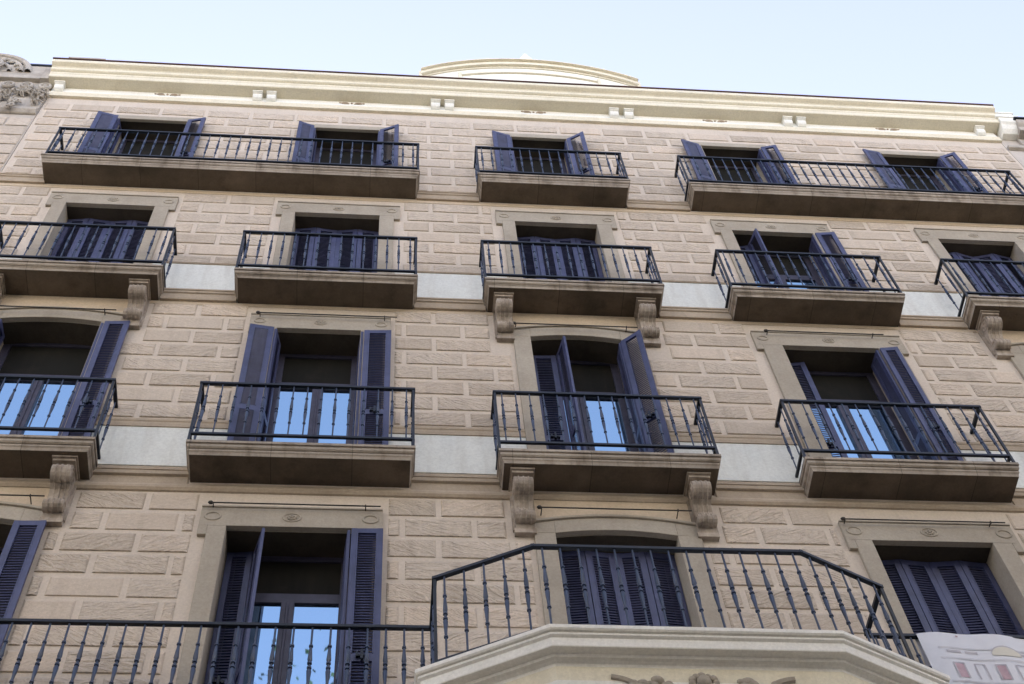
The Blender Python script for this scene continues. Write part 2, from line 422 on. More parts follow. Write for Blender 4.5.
# string courses, broken by the balcony slabs
def string(z0, z1, name, spans, prof):
    for a, b in spans:
        w = MB(); w.prism_x(prof, a, b); part(w, name, M['string'])
def gaps(fl):
    e = [BAL[k] for k in sorted(BAL) if k[0] == fl]; xs = [XL]; 
    for a, b in e: xs += [a + .01, b - .01]
    xs.append(XR); return [(xs[i], xs[i + 1]) for i in range(0, len(xs), 2)]
def sprof(z0, z1, c=.1):
    h = z1 - z0
    return [(0, z0), (.035, z0), (.04, z0 + .03), (.040, z0 + h * .40), (.055, z0 + h * .43), (.055, z0 + h * .55), (.066, z0 + h * .57), (.066, z1 - .10), (.05, z1 - .07), (0, z1)]
string(0, 0, 'string_course', gaps('A'), sprof(17.10, 17.373))
string(0, 0, 'string_course', gaps('B'), sprof(14.14, 14.43))
pc = [(0, 10.70), (.014, 10.70), (.014, 10.815), (.040, 10.822), (.045, 10.865), (.030, 10.872), (.030, 10.885), (.040, 10.89), (.040, 10.93), (0, 10.989)]
string(0, 0, 'string_course', gaps('C'), pc)
w = MB(); w.prism_x([(0, 10.60), (.018, 10.605), (.035, 10.63), (.035, 10.66), (.02, 10.70), (0, 10.70)], XL, XR)
part(w, 'string_course', M['string'])
# ochre strips right under the slabs, ochre panels between the corbels
w = MB()
w.box(XL, XR, 0, .006, 17.02, 17.098); w.box(XL, XR, 0, .006, 14.075, 14.139)
for k in ('C1', 'C3', 'C5'):
    x0, x1, z0, z1 = surround_rect(k); w.box(x0 - .02, x1 + .02, 0, .010, z1 - .12, 14.139)
for k in ('D1', 'D3', 'D5'):
    x0, x1, z0, z1 = surround_rect(k); w.box(x0 - .02, x1 + .02, 0, .010, z1 - .12, 10.60)
part(w, 'ochre_panel', M['ochre'])

# ------------------------------------------------------------------ cornice, frieze, roof
w = MB(); w.box(XL, XR, 0, .028, 20.285, 20.52); part(w, 'frieze', M['cream_light'])
w = MB(); w.prism_x([(0, 20.15), (.045, 20.15), (.05, 20.18), (.035, 20.20), (.05, 20.25), (.05, 20.285), (0, 20.29)], XL - .01, XR + .01); part(w, 'frieze_moulding', M['cream'])
cprof = [(0, 20.50), (.195, 20.50), (.205, 20.51), (.205, 20.60), (.215, 20.62), (.215, 20.655), (.235, 20.665), (.252, 20.68), (.255, 20.745), (.27, 20.76),
         (.30, 20.775), (.325, 20.79), (.332, 20.81), (.332, 20.868), (.30, 20.893), (0, 20.893)]
w = MB(); w.prism_x(cprof, XL - .05, XR + .06); part(w, 'cornice', M['cream'])
w = MB(); w.box(XL - .06, XR + .07, -.4, .342, 20.895, 20.924); part(w, 'roof_edge', M['roof_edge'])
w = MB(); w.box(XL, XR, -9, .0, 21.602, 21.66); part(w, 'roof', M['roof_edge'])
w = MB(); w.box(-4.93, -4.42, -.35, .05, 20.97, 21.72); w.box(-4.95, -4.40, -.37, .07, 21.72, 21.76)
part(w, 'chimney', M['old_stone'])
# cornice brackets in pairs, small moulded
for xa, xb in ((-1.975, -1.773), (.639, .844), (3.317, 3.542), (5.98, 6.19), (-4.82, None), (9.0, None)):
    for x in (xa, xb):
        if x is None: continue
        w = MB(); s_ = .075
        w.prism_x([(.028, 20.498), (.13, 20.498), (.13, 20.455), (.10, 20.44), (.105, 20.40), (.085, 20.355), (.05, 20.33), (.028, 20.325)], x - s_ + .01, x + s_ - .01)
        w.box(x - s_, x + s_, .0285, .145, 20.462, 20.496)
        part(w, 'cornice_bracket', M['cream_light'], bevel=.004)
w = MB()
w.prism_x([(0, 20.29), (.10, 20.30), (.16, 20.36), (.20, 20.44), (.24, 20.48), (.24, 20.80), (0, 20.80)], XR + .065, XR + .35)
w.box(XR + .03, XR + .40, 0, .26, 20.62, 20.68); w.box(XR + .04, XR + .38, 0, .255, 20.801, 20.84)
part(w, 'end_console', M['cream_light'], bevel=.006)
# carved garland marks on the frieze above each window
for x in (-3.275, -.595, 2.106, 4.864, 7.547):
    w = MB(); zc = 20.42
    w.ball((x, .035, zc), .022, (1, .7, 1)); 
    for sg in (-1, 1):
        w.ring(x + sg * .10, .034, zc, .045, .022, .011, 12, 5); w.ball((x + sg * .17, .034, zc + .01), .02, (1.3, .6, .8)); w.ball((x + sg * .05, .034, zc - .02), .014, (1.6, .7, .8))
    part(w, 'frieze_ornament', M['string'], smooth=True)
# pediment
pcx, hw, zA0, zA1 = 2.135, 1.71, 21.68, 22.36
def arc(x, add=0, hw_=hw, rise=None, base=zA0):
    r_ = zA1 - zA0 if rise is None else rise
    R_ = (hw_ ** 2 + r_ ** 2) / (2 * r_); c = base + r_ - R_
    return c + math.sqrt(max(0, R_ * R_ - (x - pcx) ** 2)) + add
xs = [pcx - hw + 2 * hw * i / 32 for i in range(33)]
w = MB()
w.strip_d(xs, lambda x: 20.97, lambda x: arc(x, -.14), -.25, .10)
part(w, 'pediment', M['cream_light'])
w = MB()
for (a0, a1, dd) in ((-.185, -.140, .12), (-.138, -.032, .165), (-.030, .0, .21)):
    w.strip_d(xs, lambda x: arc(x, a0), lambda x: arc(x, a1 - .001), -.25, dd)
for sx in (-1, 1):
    xa = pcx + sx * (hw - .02); w.box(min(xa, xa + sx * .05), max(xa, xa + sx * .05), -.25, .15, 21.3, 21.68)
part(w, 'pediment_moulding', M['cream'])
xi = [pcx - 1.08 + 2.16 * i / 20 for i in range(21)]
w = MB(); w.strip_d(xi, lambda x: arc(x, -.44), lambda x: arc(x, -.40), .10, .13)
w.box(pcx - 1.12, pcx - 1.07, .10, .13, 21.0, 21.80); w.box(pcx + 1.07, pcx + 1.12, .10, .13, 21.0, 21.80)
w.box(pcx - 1.07, pcx + 1.07, .10, .125, 21.42, 21.47)
part(w, 'pediment_panel', M['cream'])
w = MB(); w.strip_d([pcx - .28 + .56 * i / 8 for i in range(9)], lambda x: arc(x, -.01), lambda x: arc(x) + .001 + .55 * max(0, 1 - abs(x - pcx) / .28) ** 1.5, -.1, .12)
w.ball((pcx, .02, 22.84), .06); part(w, 'finial', M['cream_light'])

# ------------------------------------------------------------------ window surrounds
def lin(a, b, n): return [a + (b - a) * i / n for i in range(n + 1)]
def make_surround(k):
    L, R = WIN[k]; f = k[0]; F = FLO[f]; zs = F['zt']; zo = F['zo']; x0, x1, _, zt = surround_rect(k)
    D0, D1 = -.34, .034
    w = MB()
    if k in ARCH:
        def inner(x): t = (x - (L + R) / 2) / ((R - L) / 2); return zo + RISE * max(0, 1 - t * t)
        def outer(x): t = (x - (x0 + x1) / 2) / ((x1 - x0) / 2); return zo + .135 + .10 * max(0, 1 - t * t)
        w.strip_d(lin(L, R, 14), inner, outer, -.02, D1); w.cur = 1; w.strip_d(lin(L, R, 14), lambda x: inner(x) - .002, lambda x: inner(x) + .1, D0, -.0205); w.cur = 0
        w.strip_d([x0, L - .0005], lambda x: zo - .001, outer, -.02, D1); w.strip_d([R + .0005, x1], lambda x: zo - .001, outer, -.02, D1)
        w.strip_d(lin(x0 - .02, x1 + .02, 14), lambda x: outer(min(max(x, x0), x1)) + .0005, lambda x: outer(min(max(x, x0), x1)) + .03, 0, D1 + .02)
        j0, j1 = x0, x1; zj = zo - .001
    elif f == 'A':
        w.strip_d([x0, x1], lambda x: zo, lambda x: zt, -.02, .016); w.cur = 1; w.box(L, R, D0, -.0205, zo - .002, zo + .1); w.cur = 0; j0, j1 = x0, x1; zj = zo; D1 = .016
        w.box(L, R, -.02, .028, zo - .018, zo + .035)
    else:
        ed = {'B': .085, 'C': .10, 'D': .125}[f]; ew = .075
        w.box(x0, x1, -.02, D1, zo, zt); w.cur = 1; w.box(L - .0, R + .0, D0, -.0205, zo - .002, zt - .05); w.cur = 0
        w.box(x0, x0 + ew + .0, -.02, D1, zo - ed, zo); w.box(x1 - ew, x1, -.02, D1, zo - ed, zo)
        w.box(x0 - .0, x1 + .0, 0, D1 + .012, zt, zt + .022)
        j0, j1 = x0 + ew + .0005, x1 - ew - .0005; zj = zo
    zf = zs + .12
    w.box(j0, L, D0, D1, zf, zj); w.box(R, j1, D0, D1, zf, zj)
    w.box(j0 - .015, L, D0, D1 + .015, zs + .0, zf - .0005); w.box(R, j1 + .015, D0, D1 + .015, zs, zf - .0005)
    w.box(L, R, D0, -.004, zs - .03, zs + .02)
    if f == 'D':       # lower part of the D surround stays plain stone
        pass
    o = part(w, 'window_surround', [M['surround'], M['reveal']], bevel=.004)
    if k not in ARCH and f != 'A':
        zc = (zo + zt) / 2 + .0; r = .055 if f != 'D' else .066
        for x in (x0 + .105, x1 - .105):
            w = MB(); w.ring(x, D1, zc, r, r * .82, .011, 20, 6); part(w, 'medallion', M['surround'], o, smooth=True)
        w = MB(); c = (x0 + x1) / 2; w.ring(c, D1, zc, r * 1.15, r * .85, .010, 20, 6)
        for a in range(8): w.ball((c + .032 * math.cos(a * .785), D1 + .004, zc + .026 * math.sin(a * .785)), .017, (1, .7, 1), 6, 4)
        w.ball((c, D1 + .008, zc), .016, (1, 1, 1), 6, 4)
        part(w, 'medallion', M['surround'], o, smooth=True)
    return o
for k in WIN: make_surround(k)

# ------------------------------------------------------------------ shutters
def leaf_mesh(wd, ht, mid=.36, t=.030):
    """leaf in local metres: hinge edge at origin, runs +X, faces -Y"""
    mb = MB(); st = .060 * min(1, wd / .3)
    def b(x0, x1, y0, y1, z0, z1, mi=0):
        mb.cur = mi; i = len(mb.v)
        mb.v += [(x0, y0, z0), (x1, y0, z0), (x1, y1, z0), (x0, y1, z0), (x0, y0, z1), (x1, y0, z1), (x1, y1, z1), (x0, y1, z1)]
        for q in ((3, 2, 1, 0), (4, 5, 6, 7), (0, 1, 5, 4), (1, 2, 6, 5), (2, 3, 7, 6), (3, 0, 4, 7)):
            mb.f.append(tuple(i + k for k in q)); mb.mi.append(mi)
    e = .003
    b(e, st, -t / 2, t / 2, 0, ht); b(wd - st, wd - e, -t / 2, t / 2, 0, ht)
    zm = ht * mid
    for z0, z1 in ((0.0, .09), (zm - .05, zm + .05), (ht - .075, ht)): b(st, wd - st, -t / 2 + .002, t / 2 - .002, z0 + .0005, z1 - .0005)
    for a, c in ((.09, zm - .05), (zm + .05, ht - .075)):
        for x in (st, wd - st - .010): b(x, x + .010, -t / 2 - .004, t / 2 + .004, a, c)   # bead
        n = int((c - a) / .038); p = (c - a) / n; mb.cur = 1
        for k in range(n):
            z = a + p * (k + .5); i = len(mb.v); hh = .0185; dy = .007; th = .004
            for x in (st + .006, wd - st - .006):
                mb.v += [(x, -dy, z - hh), (x, -dy + th, z - hh - .002), (x, dy + th, z + hh - .002), (x, dy, z + hh)]
            for q in ((0, 1, 5, 4), (1, 2, 6, 5), (2, 3, 7, 6), (3, 0, 4, 7)): mb.f.append(tuple(i + v for v in q)); mb.mi.append(1)
    me = bpy.data.meshes.new('shutter'); me.from_pydata(mb.v, [], mb.f); me.materials.append(M['shutter']); me.materials.append(M['slat'])
    me.polygons.foreach_set('material_index', mb.mi); me.update(); return me
def latch_mesh():
    mb = MB(); mb.cur = 0
    def b(x0, x1, y0, y1, z0, z1):
        i = len(mb.v); mb.v += [(x0, y0, z0), (x1, y0, z0), (x1, y1, z0), (x0, y1, z0), (x0, y0, z1), (x1, y0, z1), (x1, y1, z1), (x0, y1, z1)]
        for q in ((3, 2, 1, 0), (4, 5, 6, 7), (0, 1, 5, 4), (1, 2, 6, 5), (2, 3, 7, 6), (3, 0, 4, 7)): mb.f.append(tuple(i + k for k in q)); mb.mi.append(0)
    b(-.05, .05, -.034, -.018, -.012, .012); b(-.012, .012, -.048, -.018, -.055, .055); b(-.055, -.035, -.05, -.02, -.03, .03); b(.03, .05, -.05, -.02, -.045, -.01)
    mb.lathe([(.001, -.07), (.014, -.062), (.014, -.045), (.004, -.04)], (0, -.04, 0), 8)
    me = bpy.data.meshes.new('latch'); me.from_pydata(mb.v, [], mb.f); me.materials.append(M['iron_dark']); me.update(); return me
LATCH = latch_mesh(); cache = {}
def leaf(p0, p1, z0, z1, latch=True, back=False):
    """leaf between plan points p0 (hinge) and p1 (free edge)"""
    a, b = W(p0[0], p0[1], z0), W(p1[0], p1[1], z0); wd = round((b - a).length, 3); ht = round((z1 - z0) * S, 3)
    key = (wd, ht)
    if key not in cache: cache[key] = leaf_mesh(wd, ht)
    rz = math.atan2(b.y - a.y, b.x - a.x)
    o = linked(cache[key], 'shutter', B, a, rz)
    if latch:
        h = bpy.data.objects.new('latch', LATCH); col.objects.link(h); h.parent = o; h.location = (wd * .5, 0, ht * .36 + .01)
        if back: h.rotation_euler = (0, 0, math.pi)
    return o
def closed(k, dd=-.20, skew=(0, 0, 0, 0, 0)):
    L, R = WIN[k]; F = FLO[k[0]]; z0 = F['zt'] + .03; z1 = F['zo'] - (.02 if k not in ARCH else -.01)
    n = 4; xs = lin(L + .005, R - .005, n)
    for i in range(n):
        leaf((xs[i], dd + skew[i]), (xs[i + 1], dd + skew[i + 1]), z0, z1, latch=(i in (1, 2)))
    # head board behind the leaves in arched openings
zig = (0, .028, 0, .028, 0)
for k in ('B1', 'B2', 'B3', 'B5', 'D4', 'D3', 'D5', 'C5'):
    closed(k, skew=(zig if k != 'B5' else (0, .05, -.01, .05, 0)))
def z01(k): return FLO[k[0]]['zt'] + .03, FLO[k[0]]['zo'] - .03
def opened(k, outer, hinge, inner=None):
    z0, z1 = z01(k); leaf(hinge, outer, z0, z1, latch=True)
    if inner: leaf(inner[0], inner[1], z0, z1 - .005, latch=False)
opened('A1', (-4.074, .116), (-3.80, .060), ((-3.80, .035), (-3.775, -.17)))
opened('A1', (-2.593, .095), (-2.84, .045), ((-2.845, .03), (-2.88, -.17)))
opened('A2', (-1.302, .110), (-1.085, .045), ((-1.08, .03), (-1.055, -.17)))
opened('A2', (.105, .130), (-.160, .030), ((-.170, .02), (-.185, -.17)))
opened('A3', (1.427, .100), (1.690, .040), ((1.70, .03), (1.73, -.17)))
opened('A3', (2.740, .153), (2.510, .020), ((2.50, .01), (2.495, -.17)))
opened('A4', (4.168, .106), (4.435, .040), ((4.45, .03), (4.49, -.17)))
opened('A4', (5.570, .084), (5.350, .035), ((5.34, .02), (5.33, -.17)))
opened('A5', (6.860, .085), (7.120, .045), ((7.14, .03), (7.175, -.17)))
opened('A5', (8.247, .103), (8.035, .020), ((8.03, .01), (8.03, -.17)))
# B4: left pair ajar and folded, right pair swung out
z0, z1 = z01('B4')
leaf((4.375, -.20), (4.60, -.17), z0, z1); leaf((4.605, -.165), (4.665, .085), z0, z1, False)
leaf((5.44, .045), (5.690, .070), z0, z1); leaf((5.42, .03), (5.41, -.19), z0, z1, False)
# C2
z0, z1 = z01('C2')
leaf((-1.165, .045), (-1.423, .078), z0, z1); leaf((-1.150, .040), (-1.110, -.17), z0, z1, False)
leaf((-.215, .045), (.075, .055), z0, z1); leaf((-.235, .040), (-.265, -.17), z0, z1, False)
# C1 right pair, left pair
z0, z1 = z01('C1')
leaf((-2.93, .045), (-2.665, .060), z0, z1); leaf((-2.955, .040), (-2.985, -.18), z0, z1, False)
leaf((-4.03, .05), (-4.28, .075), z0, z1); leaf((-4.00, .04), (-3.99, -.18), z0, z1, False)
# C3: left pair half folded inside, right leaf swung out
z0, z1 = z01('C3')
leaf((1.580, -.20), (1.865, -.19), z0, z1); leaf((1.88, -.19), (1.935, .07), z0, z1, False)
leaf((2.560, .015), (2.755, .175), z0, z1); leaf((2.55, .01), (2.55, -.20), z0, z1, False)
# C4: left leaf inside the reveal, right pair swung out
z0, z1 = z01('C4')
leaf((4.375, -.20), (4.63, -.165), z0, z1)
leaf((5.440, .045), (5.640, .068), z0, z1); leaf((5.415, .03), (5.40, -.19), z0, z1, False); leaf((5.455, .038), (5.448, -.17), z0, z1, False)
# D2
z0, z1 = z01('D2')
leaf((-1.285, -.245), (-1.06, -.23), z0, z1); leaf((-1.05, -.23), (-.970, .04), z0, z1, False)
leaf((-.225, .045), (.050, .050), z0, z1); leaf((-.245, .038), (-.27, -.18), z0, z1, False)
# D1 right pair
z0, z1 = z01('D1')
leaf((-3.05, .045), (-2.78, .055), z0, z1); leaf((-3.03, .04), (-3.04, -.18), z0, z1, False)
leaf((-4.12, .05), (-4.38, .07), z0, z1)

# ------------------------------------------------------------------ glazed doors
def glazed(k, pt=None, mull=.11):
    L, R = WIN[k]; F = FLO[k[0]]; z0 = F['zt'] + .022; zt = F['zo'] - .002 + (RISE if k in ARCH else 0); zp = pt or (F['zo'] - .70)
    c = (L + R) / 2 + (.03 if k in ('C2', 'D2') else 0); d0, d1 = -.335, -.285; s = .085
    w = MB()
    w.box(L, L + s, d0, d1, z0, zt); w.box(R - s, R, d0, d1, z0, zt)
    w.box(L + s, R - s, d0, d1, zp, zp + .12); w.box(L + s, R - s, d0, d1, zt - .06, zt)
    w.box(c - mull / 2, c + mull / 2, d0, d1 + .012, z0, zp - .0005)
    w.box(L + s, c - mull / 2, d0, d1, z0, z0 + .10); w.box(c + mull / 2, R - s, d0, d1, z0, z0 + .10)
    w.box(c - .012, c + .012, d1 + .012, d1 + .022, z0 + .02, zp - .02)
    o = part(w, 'balcony_door', M['door'], bevel=.004)
    for a, b in ((L + s, c - mull / 2), (c + mull / 2, R - s)):
        p = MB(); p.box(a - .005, b + .005, -.318, -.308, z0 + .095, zp + .005); part(p, 'pane', M['glass'], o)
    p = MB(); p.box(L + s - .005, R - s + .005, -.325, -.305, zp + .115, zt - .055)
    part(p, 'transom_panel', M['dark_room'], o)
for k in WIN:
    pt = {'C': 12.87, 'D': 9.47}.get(k[0])
    glazed(k, pt)

# ------------------------------------------------------------------ balconies
def slab_prof(zt, zb):
    h = zt - zb
    return [(-.005, zt), (0, zt - .006), (0, zt - .040), (-.020, zt - .043), (-.020, zt - .052), (-.010, zt - .056), (-.012, zt - .085), (-.024, zt - .098), (-.040, zt - .102), (-.040, zt - .112),
            (-.026, zt - .116), (-.026, zt - .17 * (h / .23)), (-.036, zb + .035), (-.044, zb)]
def bal_profile(h, fat=1.):    # spindle of height h (metres)
    r = .0085 * fat; P = [(r, 0)]
    def collar(z, R, t): return [(r, z - t), (R, z - t), (R, z + t), (r, z + t)]
    P += collar(h * .25, r * 1.95, .009)
    P += [(r * 1.2, h * .27), (r * 2.25, h * .43), (r * 1.3, h * .452)]
    P += collar(h * .470, r * 2.15, .010)
    P += collar(h * .530, r * 2.15, .010)
    P += [(r * 1.3, h * .548), (r * 2.25, h * .57), (r * 1.2, h * .73)]
    P += collar(h * .75, r * 1.95, .009); P += [(r, h)]
    return P
bm_cache = {}
def baluster_mesh(h, fat):
    key = (round(h, 3), fat)
    if key not in bm_cache:
        mb = MB(); mb.lathe(bal_profile(h, fat), (0, 0, 0), 8)
        me = bpy.data.meshes.new('baluster'); me.from_pydata(mb.v, [], mb.f); me.materials.append(M['iron']); me.update()
        me.polygons.foreach_set('use_smooth', [True] * len(me.polygons)); me.set_sharp_from_angle(angle=math.radians(40))
        bm_cache[key] = me
    return bm_cache[key]
stuff = MB()
def along(path, n_list):
    out = []
    for (a, b), n in zip(zip(path[:-1], path[1:]), n_list):
        for i in range(n):
            t = (i + .5) / n; out.append((a[0] + (b[0] - a[0]) * t, a[1] + (b[1] - a[1]) * t))
    return out
def railing(parent, path, zh, zr, zbot, n_list, single, fat=1., posts=None, bar=.5):
    w = MB()
    for i, (a, b) in enumerate(zip(path[:-1], path[1:])):
        t = (Vector(b) - Vector(a)).normalized() * .016; a_ = (a[0] - (t.x if i else 0), a[1] - (t.y if i else 0)); b_ = (b[0] + (t.x if i < len(path) - 2 else 0), b[1] + (t.y if i < len(path) - 2 else 0))
        e = i * .0006
        w.obar(a_, b_, .036, zh - .032 + e, zh + e)
    part(w, 'handrail', M['iron_dark'], parent, bevel=.003)
    w = MB()
    for i, (a, b) in enumerate(zip(path[:-1], path[1:])):
        e = i * .0006; w.obar(a, b, .026, zr - .030 + e, zr + e)
        if zr - zbot > .06: w.obar(a, b, .020, zbot + .004 + e, zbot + .018 + e)
    part(w, 'bottom_rail', M['iron_dark'], parent, bevel=.002)
    for p in (posts if posts is not None else path[1:-1]):
        w = MB(); w.box(p[0] - .011, p[0] + .011, p[1] - .011, p[1] + .011, zbot - .02, zh - .03); part(w, 'corner_post', M['iron_dark'], parent)
    zb_ = zr - .005; h = (zh - .03 - zb_) * S; me = baluster_mesh(h, fat)
    for x, d in along(path, n_list):
        if single and x > -3.0: linked(me, 'baluster', parent, W(x, d, zb_), random.uniform(0, .5))
        else:
            p = W(x, d, zb_); stuff.lathe(bal_profile(h, fat), tuple(p), 8)
names = {'A1': 'long top floor balcony under the two left windows', 'A3': 'short middle balcony of the top floor', 'A5': 'long top floor balcony under the two right windows'}
for k, (xl, xr) in BAL.items():
    F = FLO[k[0]]; d = F['d'] + .028; zt, zb = F['zt'] - {'A': .025, 'B': .048, 'C': .048}[k[0]], F['zb']
    xl_, xr_ = xl - (.04 if k == 'A1' else .012), xr + .018
    w = MB(); path = [(xl_, -.0), (xl_, d), (xr_, d), (xr_, -.0)]
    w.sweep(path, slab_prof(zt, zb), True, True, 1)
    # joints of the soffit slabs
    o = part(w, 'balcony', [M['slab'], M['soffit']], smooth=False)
    if k in names: o['label'] = names[k]
    rp = [(xl, .0), (xl, F['d']), (xr, F['d']), (xr, .0)]
    n = max(2, round((xr - xl) / .1335))
    railing(o, rp, F['zh'], F['zr'], zt, (2, n, 2), k in ('C2', 'C3'), 1.0)
# corbels
def corbel(x, ztop, zbot, dd=.27, wd=.19):
    H = ztop - zbot; f = H / .64; w = MB(); P = []
    def A(cx, cz, r, a0, a1, n=8):
        return [(cx + r * math.cos(math.radians(a0 + (a1 - a0) * i / n)), ztop + f * cz + r * math.sin(math.radians(a0 + (a1 - a0) * i / n))) for i in range(n + 1)]
    P = [(0, ztop - .055)] + [(.19, ztop - .055)] + A(.150, -.150, .098, 65, -95) + [(.105, ztop - f * .28), (.080, ztop - f * .35), (.080, ztop - f * .42)] + A(.092, -.500, .064, 80, -115, 7) + [(.062, ztop - f * .575), (.05, ztop - f * .63), (0, ztop - f * .64)]
    w.prism_x(P, x - wd * .44, x + wd * .44)
    w.box(x - wd * .58, x + wd * .58, 0, dd - .01, ztop - .022, ztop); w.box(x - wd * .51, x + wd * .51, 0, dd - .03, ztop - .055, ztop - .0225)
    w.box(x - wd * .5, x + wd * .5, 0, .055, ztop - f * .66, ztop - f * .60)
    w.box(x - wd * .56, x + wd * .56, 0, .03, ztop - f * .60, ztop - .056)
    for sg in (-1, 1):
        for cx, cz, r in ((.150, -.150, .070), (.150, -.150, .030), (.092, -.500, .042)):
            i0 = x + sg * wd * .44
            n = 16
            for q in range(n):
                a, b = 2 * math.pi * q / n, 2 * math.pi * (q + 1) / n
                w.tube((i0, cx + r * math.cos(a), ztop + f * cz + r * math.sin(a)), (i0, cx + r * math.cos(b), ztop + f * cz + r * math.sin(b)), .010, 5, False)
    for q in range(3):      # flutes down the front
        xx = x + (q - 1) * wd * .24
        pts = [(xx, p[0] + .001, p[1]) for p in P[2:-3]]
        for a, b in zip(pts[:-1], pts[1:]): w.tube(a, b, .010, 5, False)
    part(w, 'corbel', M['corbel'])
for x in (-2.66, 1.30, 2.895, 6.86, 8.45, -4.2): corbel(x, 14.148, 13.50)
for x in (-2.755, 1.283, 2.90, 6.84, 8.45, -4.3): corbel(x, 10.752, 10.08)

# iron awning rods
def rod(x0, x1, z, d=.085, dz=0):
    w = MB(); w.tube((x0, d, z), (x1, d, z + dz), .008, 6); 
    w.ball((x0, d, z), .022, (1.4, 1, 1), 6, 4); xb = x1 - (x1 - x0) * .09; w.ball((xb, d, z + dz * .91), .016, (.6, 1, 1.3), 6, 4)
    for x in (x0 + .02, xb): w.tube((x, 0, z - .0), (x, d, z), .006, 5)
    part(w, 'awning_rod', M['rod'])
rod(-1.45, .02, 10.345); rod(-1.36, .13, 13.805); rod(4.17, 5.68, 10.325); rod(4.21, 5.55, 13.80)
rod(1.40, 2.76, 13.74, .10); rod(1.42, 2.79, 10.37, .10); rod(-4.2, -2.84, 13.72, .10); rod(-4.2, -2.86, 10.36, .10)

# ------------------------------------------------------------------ main floor balcony and bay
F = FLO['D']
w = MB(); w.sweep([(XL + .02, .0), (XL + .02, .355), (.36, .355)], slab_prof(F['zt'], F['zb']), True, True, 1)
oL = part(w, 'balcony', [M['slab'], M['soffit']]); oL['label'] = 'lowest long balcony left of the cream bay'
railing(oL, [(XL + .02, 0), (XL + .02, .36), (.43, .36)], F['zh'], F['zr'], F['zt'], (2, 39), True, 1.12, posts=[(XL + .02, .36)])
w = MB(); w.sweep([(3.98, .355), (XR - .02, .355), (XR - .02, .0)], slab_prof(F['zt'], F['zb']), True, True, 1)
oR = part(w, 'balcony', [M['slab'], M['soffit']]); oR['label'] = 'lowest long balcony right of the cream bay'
railing(oR, [(3.80, .36), (XR - .02, .36), (XR - .02, 0)], F['zh'], F['zr'], F['zt'], (39, 2), False, 1.12, posts=[(XR - .02, .36)])
BP = [(.285, 0), (.285, .80), (1.175, 1.225), (3.205, 1.21), (4.05, .815), (4.05, 0)]
w = MB()
w.sweep(BP, [(-.03, 7.515), (0, 7.50), (0, 7.468), (-.010, 7.455), (-.028, 7.452), (-.028, 7.443), (-.020, 7.440), (-.022, 7.425), (-.040, 7.410), (-.040, 7.335), (-.044, 7.328), (-.105, 7.325), (-.108, 7.300), (-.135, 7.297), (-.155, 7.285), (-.155, 6.9)], True, False)
oB = part(w, 'bay_cornice', M['bay_trim'])
w = MB(); w.sweep(BP, [(-.15, 7.25), (-.16, 7.0), (-.16, 1.6), (-.35, 1.2), (-.40, 1.1)], True, True)
oW = part(w, 'bay', M['cream'])
# carved cartouche on the bay
w = MB(); cx, cd, cz = 2.19, 1.055, 7.02
for sg in (-1, 1):
    pts = []
    for i in range(22):
        t = i / 21; a = t * 4.6; r = .14 * (1 - t * .72)
        pts.append((cx + sg * (.62 - r * math.sin(a) * 1.6), cd + .01, cz + .0 + r * math.cos(a)))
    for a, b in zip(pts[:-1], pts[1:]): w.tube(a, b, .030, 6, False)
    for i in range(16):
        w.ball((cx + sg * (.20 + random.uniform(0, .30)), cd + .012, cz + random.uniform(-.06, .12)), random.uniform(.025, .05), (1.2, .6, .9), 7, 5)
    w.tube((cx + sg * .12, cd + .01, cz + .06), (cx + sg * .34, cd + .01, cz + .055), .018, 6)
for i in range(12):
    a = i * .55; w.ball((cx + .08 * math.cos(a), cd + .015, cz + .10 + .06 * math.sin(a)), random.uniform(.025, .045), (1, .7, 1), 7, 5)
w.ball((cx, cd + .02, cz + .10), .06, (1, .7, 1.1), 8, 6)
part(w, 'cartouche', M['surround'], oW, smooth=True)
RP = [(.43, .362), (.43, .835), (1.134, 1.152), (3.141, 1.150), (3.818, .838), (3.80, .362)]
railing(oB, RP, F['zh'], 7.545, 7.515, (3, 5, 15, 5, 3), True, 1.12, posts=[RP[0], RP[1], RP[4]])
part(stuff, 'balusters', M['iron'], smooth=True)['kind'] = 'stuff'

# ------------------------------------------------------------------ banner on the right hand railing
bn = empty('banner', W(5.3, .40, 8.49))
tag(bn, 'white printed banner showing a drawn facade, hung over the lower right railing', 'banner')
def bp(u, v, lift=0):     # u along x (0..1), v down (0..1)
    x = 4.19 + 3.3 * u; z = 8.43 - .004 * math.sin(u * 9) - 2.2 * v
    d = .392 + .015 * math.sin(u * 17 + v * 2) + .012 * math.sin(u * 41) * (1 - v) + lift
    return (x + .02 * v, d, z)
w = MB(); nu, nv = 66, 32
for i in range(nu):
    for j in range(nv): w.face([bp(i / nu, j / nv), bp((i + 1) / nu, j / nv), bp((i + 1) / nu, (j + 1) / nv), bp(i / nu, (j + 1) / nv)])
for i in range(nu):
    a, b = bp(i / nu, 0), bp((i + 1) / nu, 0); w.face([a, b, (b[0], .34, b[2]), (a[0], .34, a[2])]); w.face([(a[0], .34, a[2]), (b[0], .34, b[2]), (b[0], .335, b[2] - .3), (a[0], .335, a[2] - .3)])

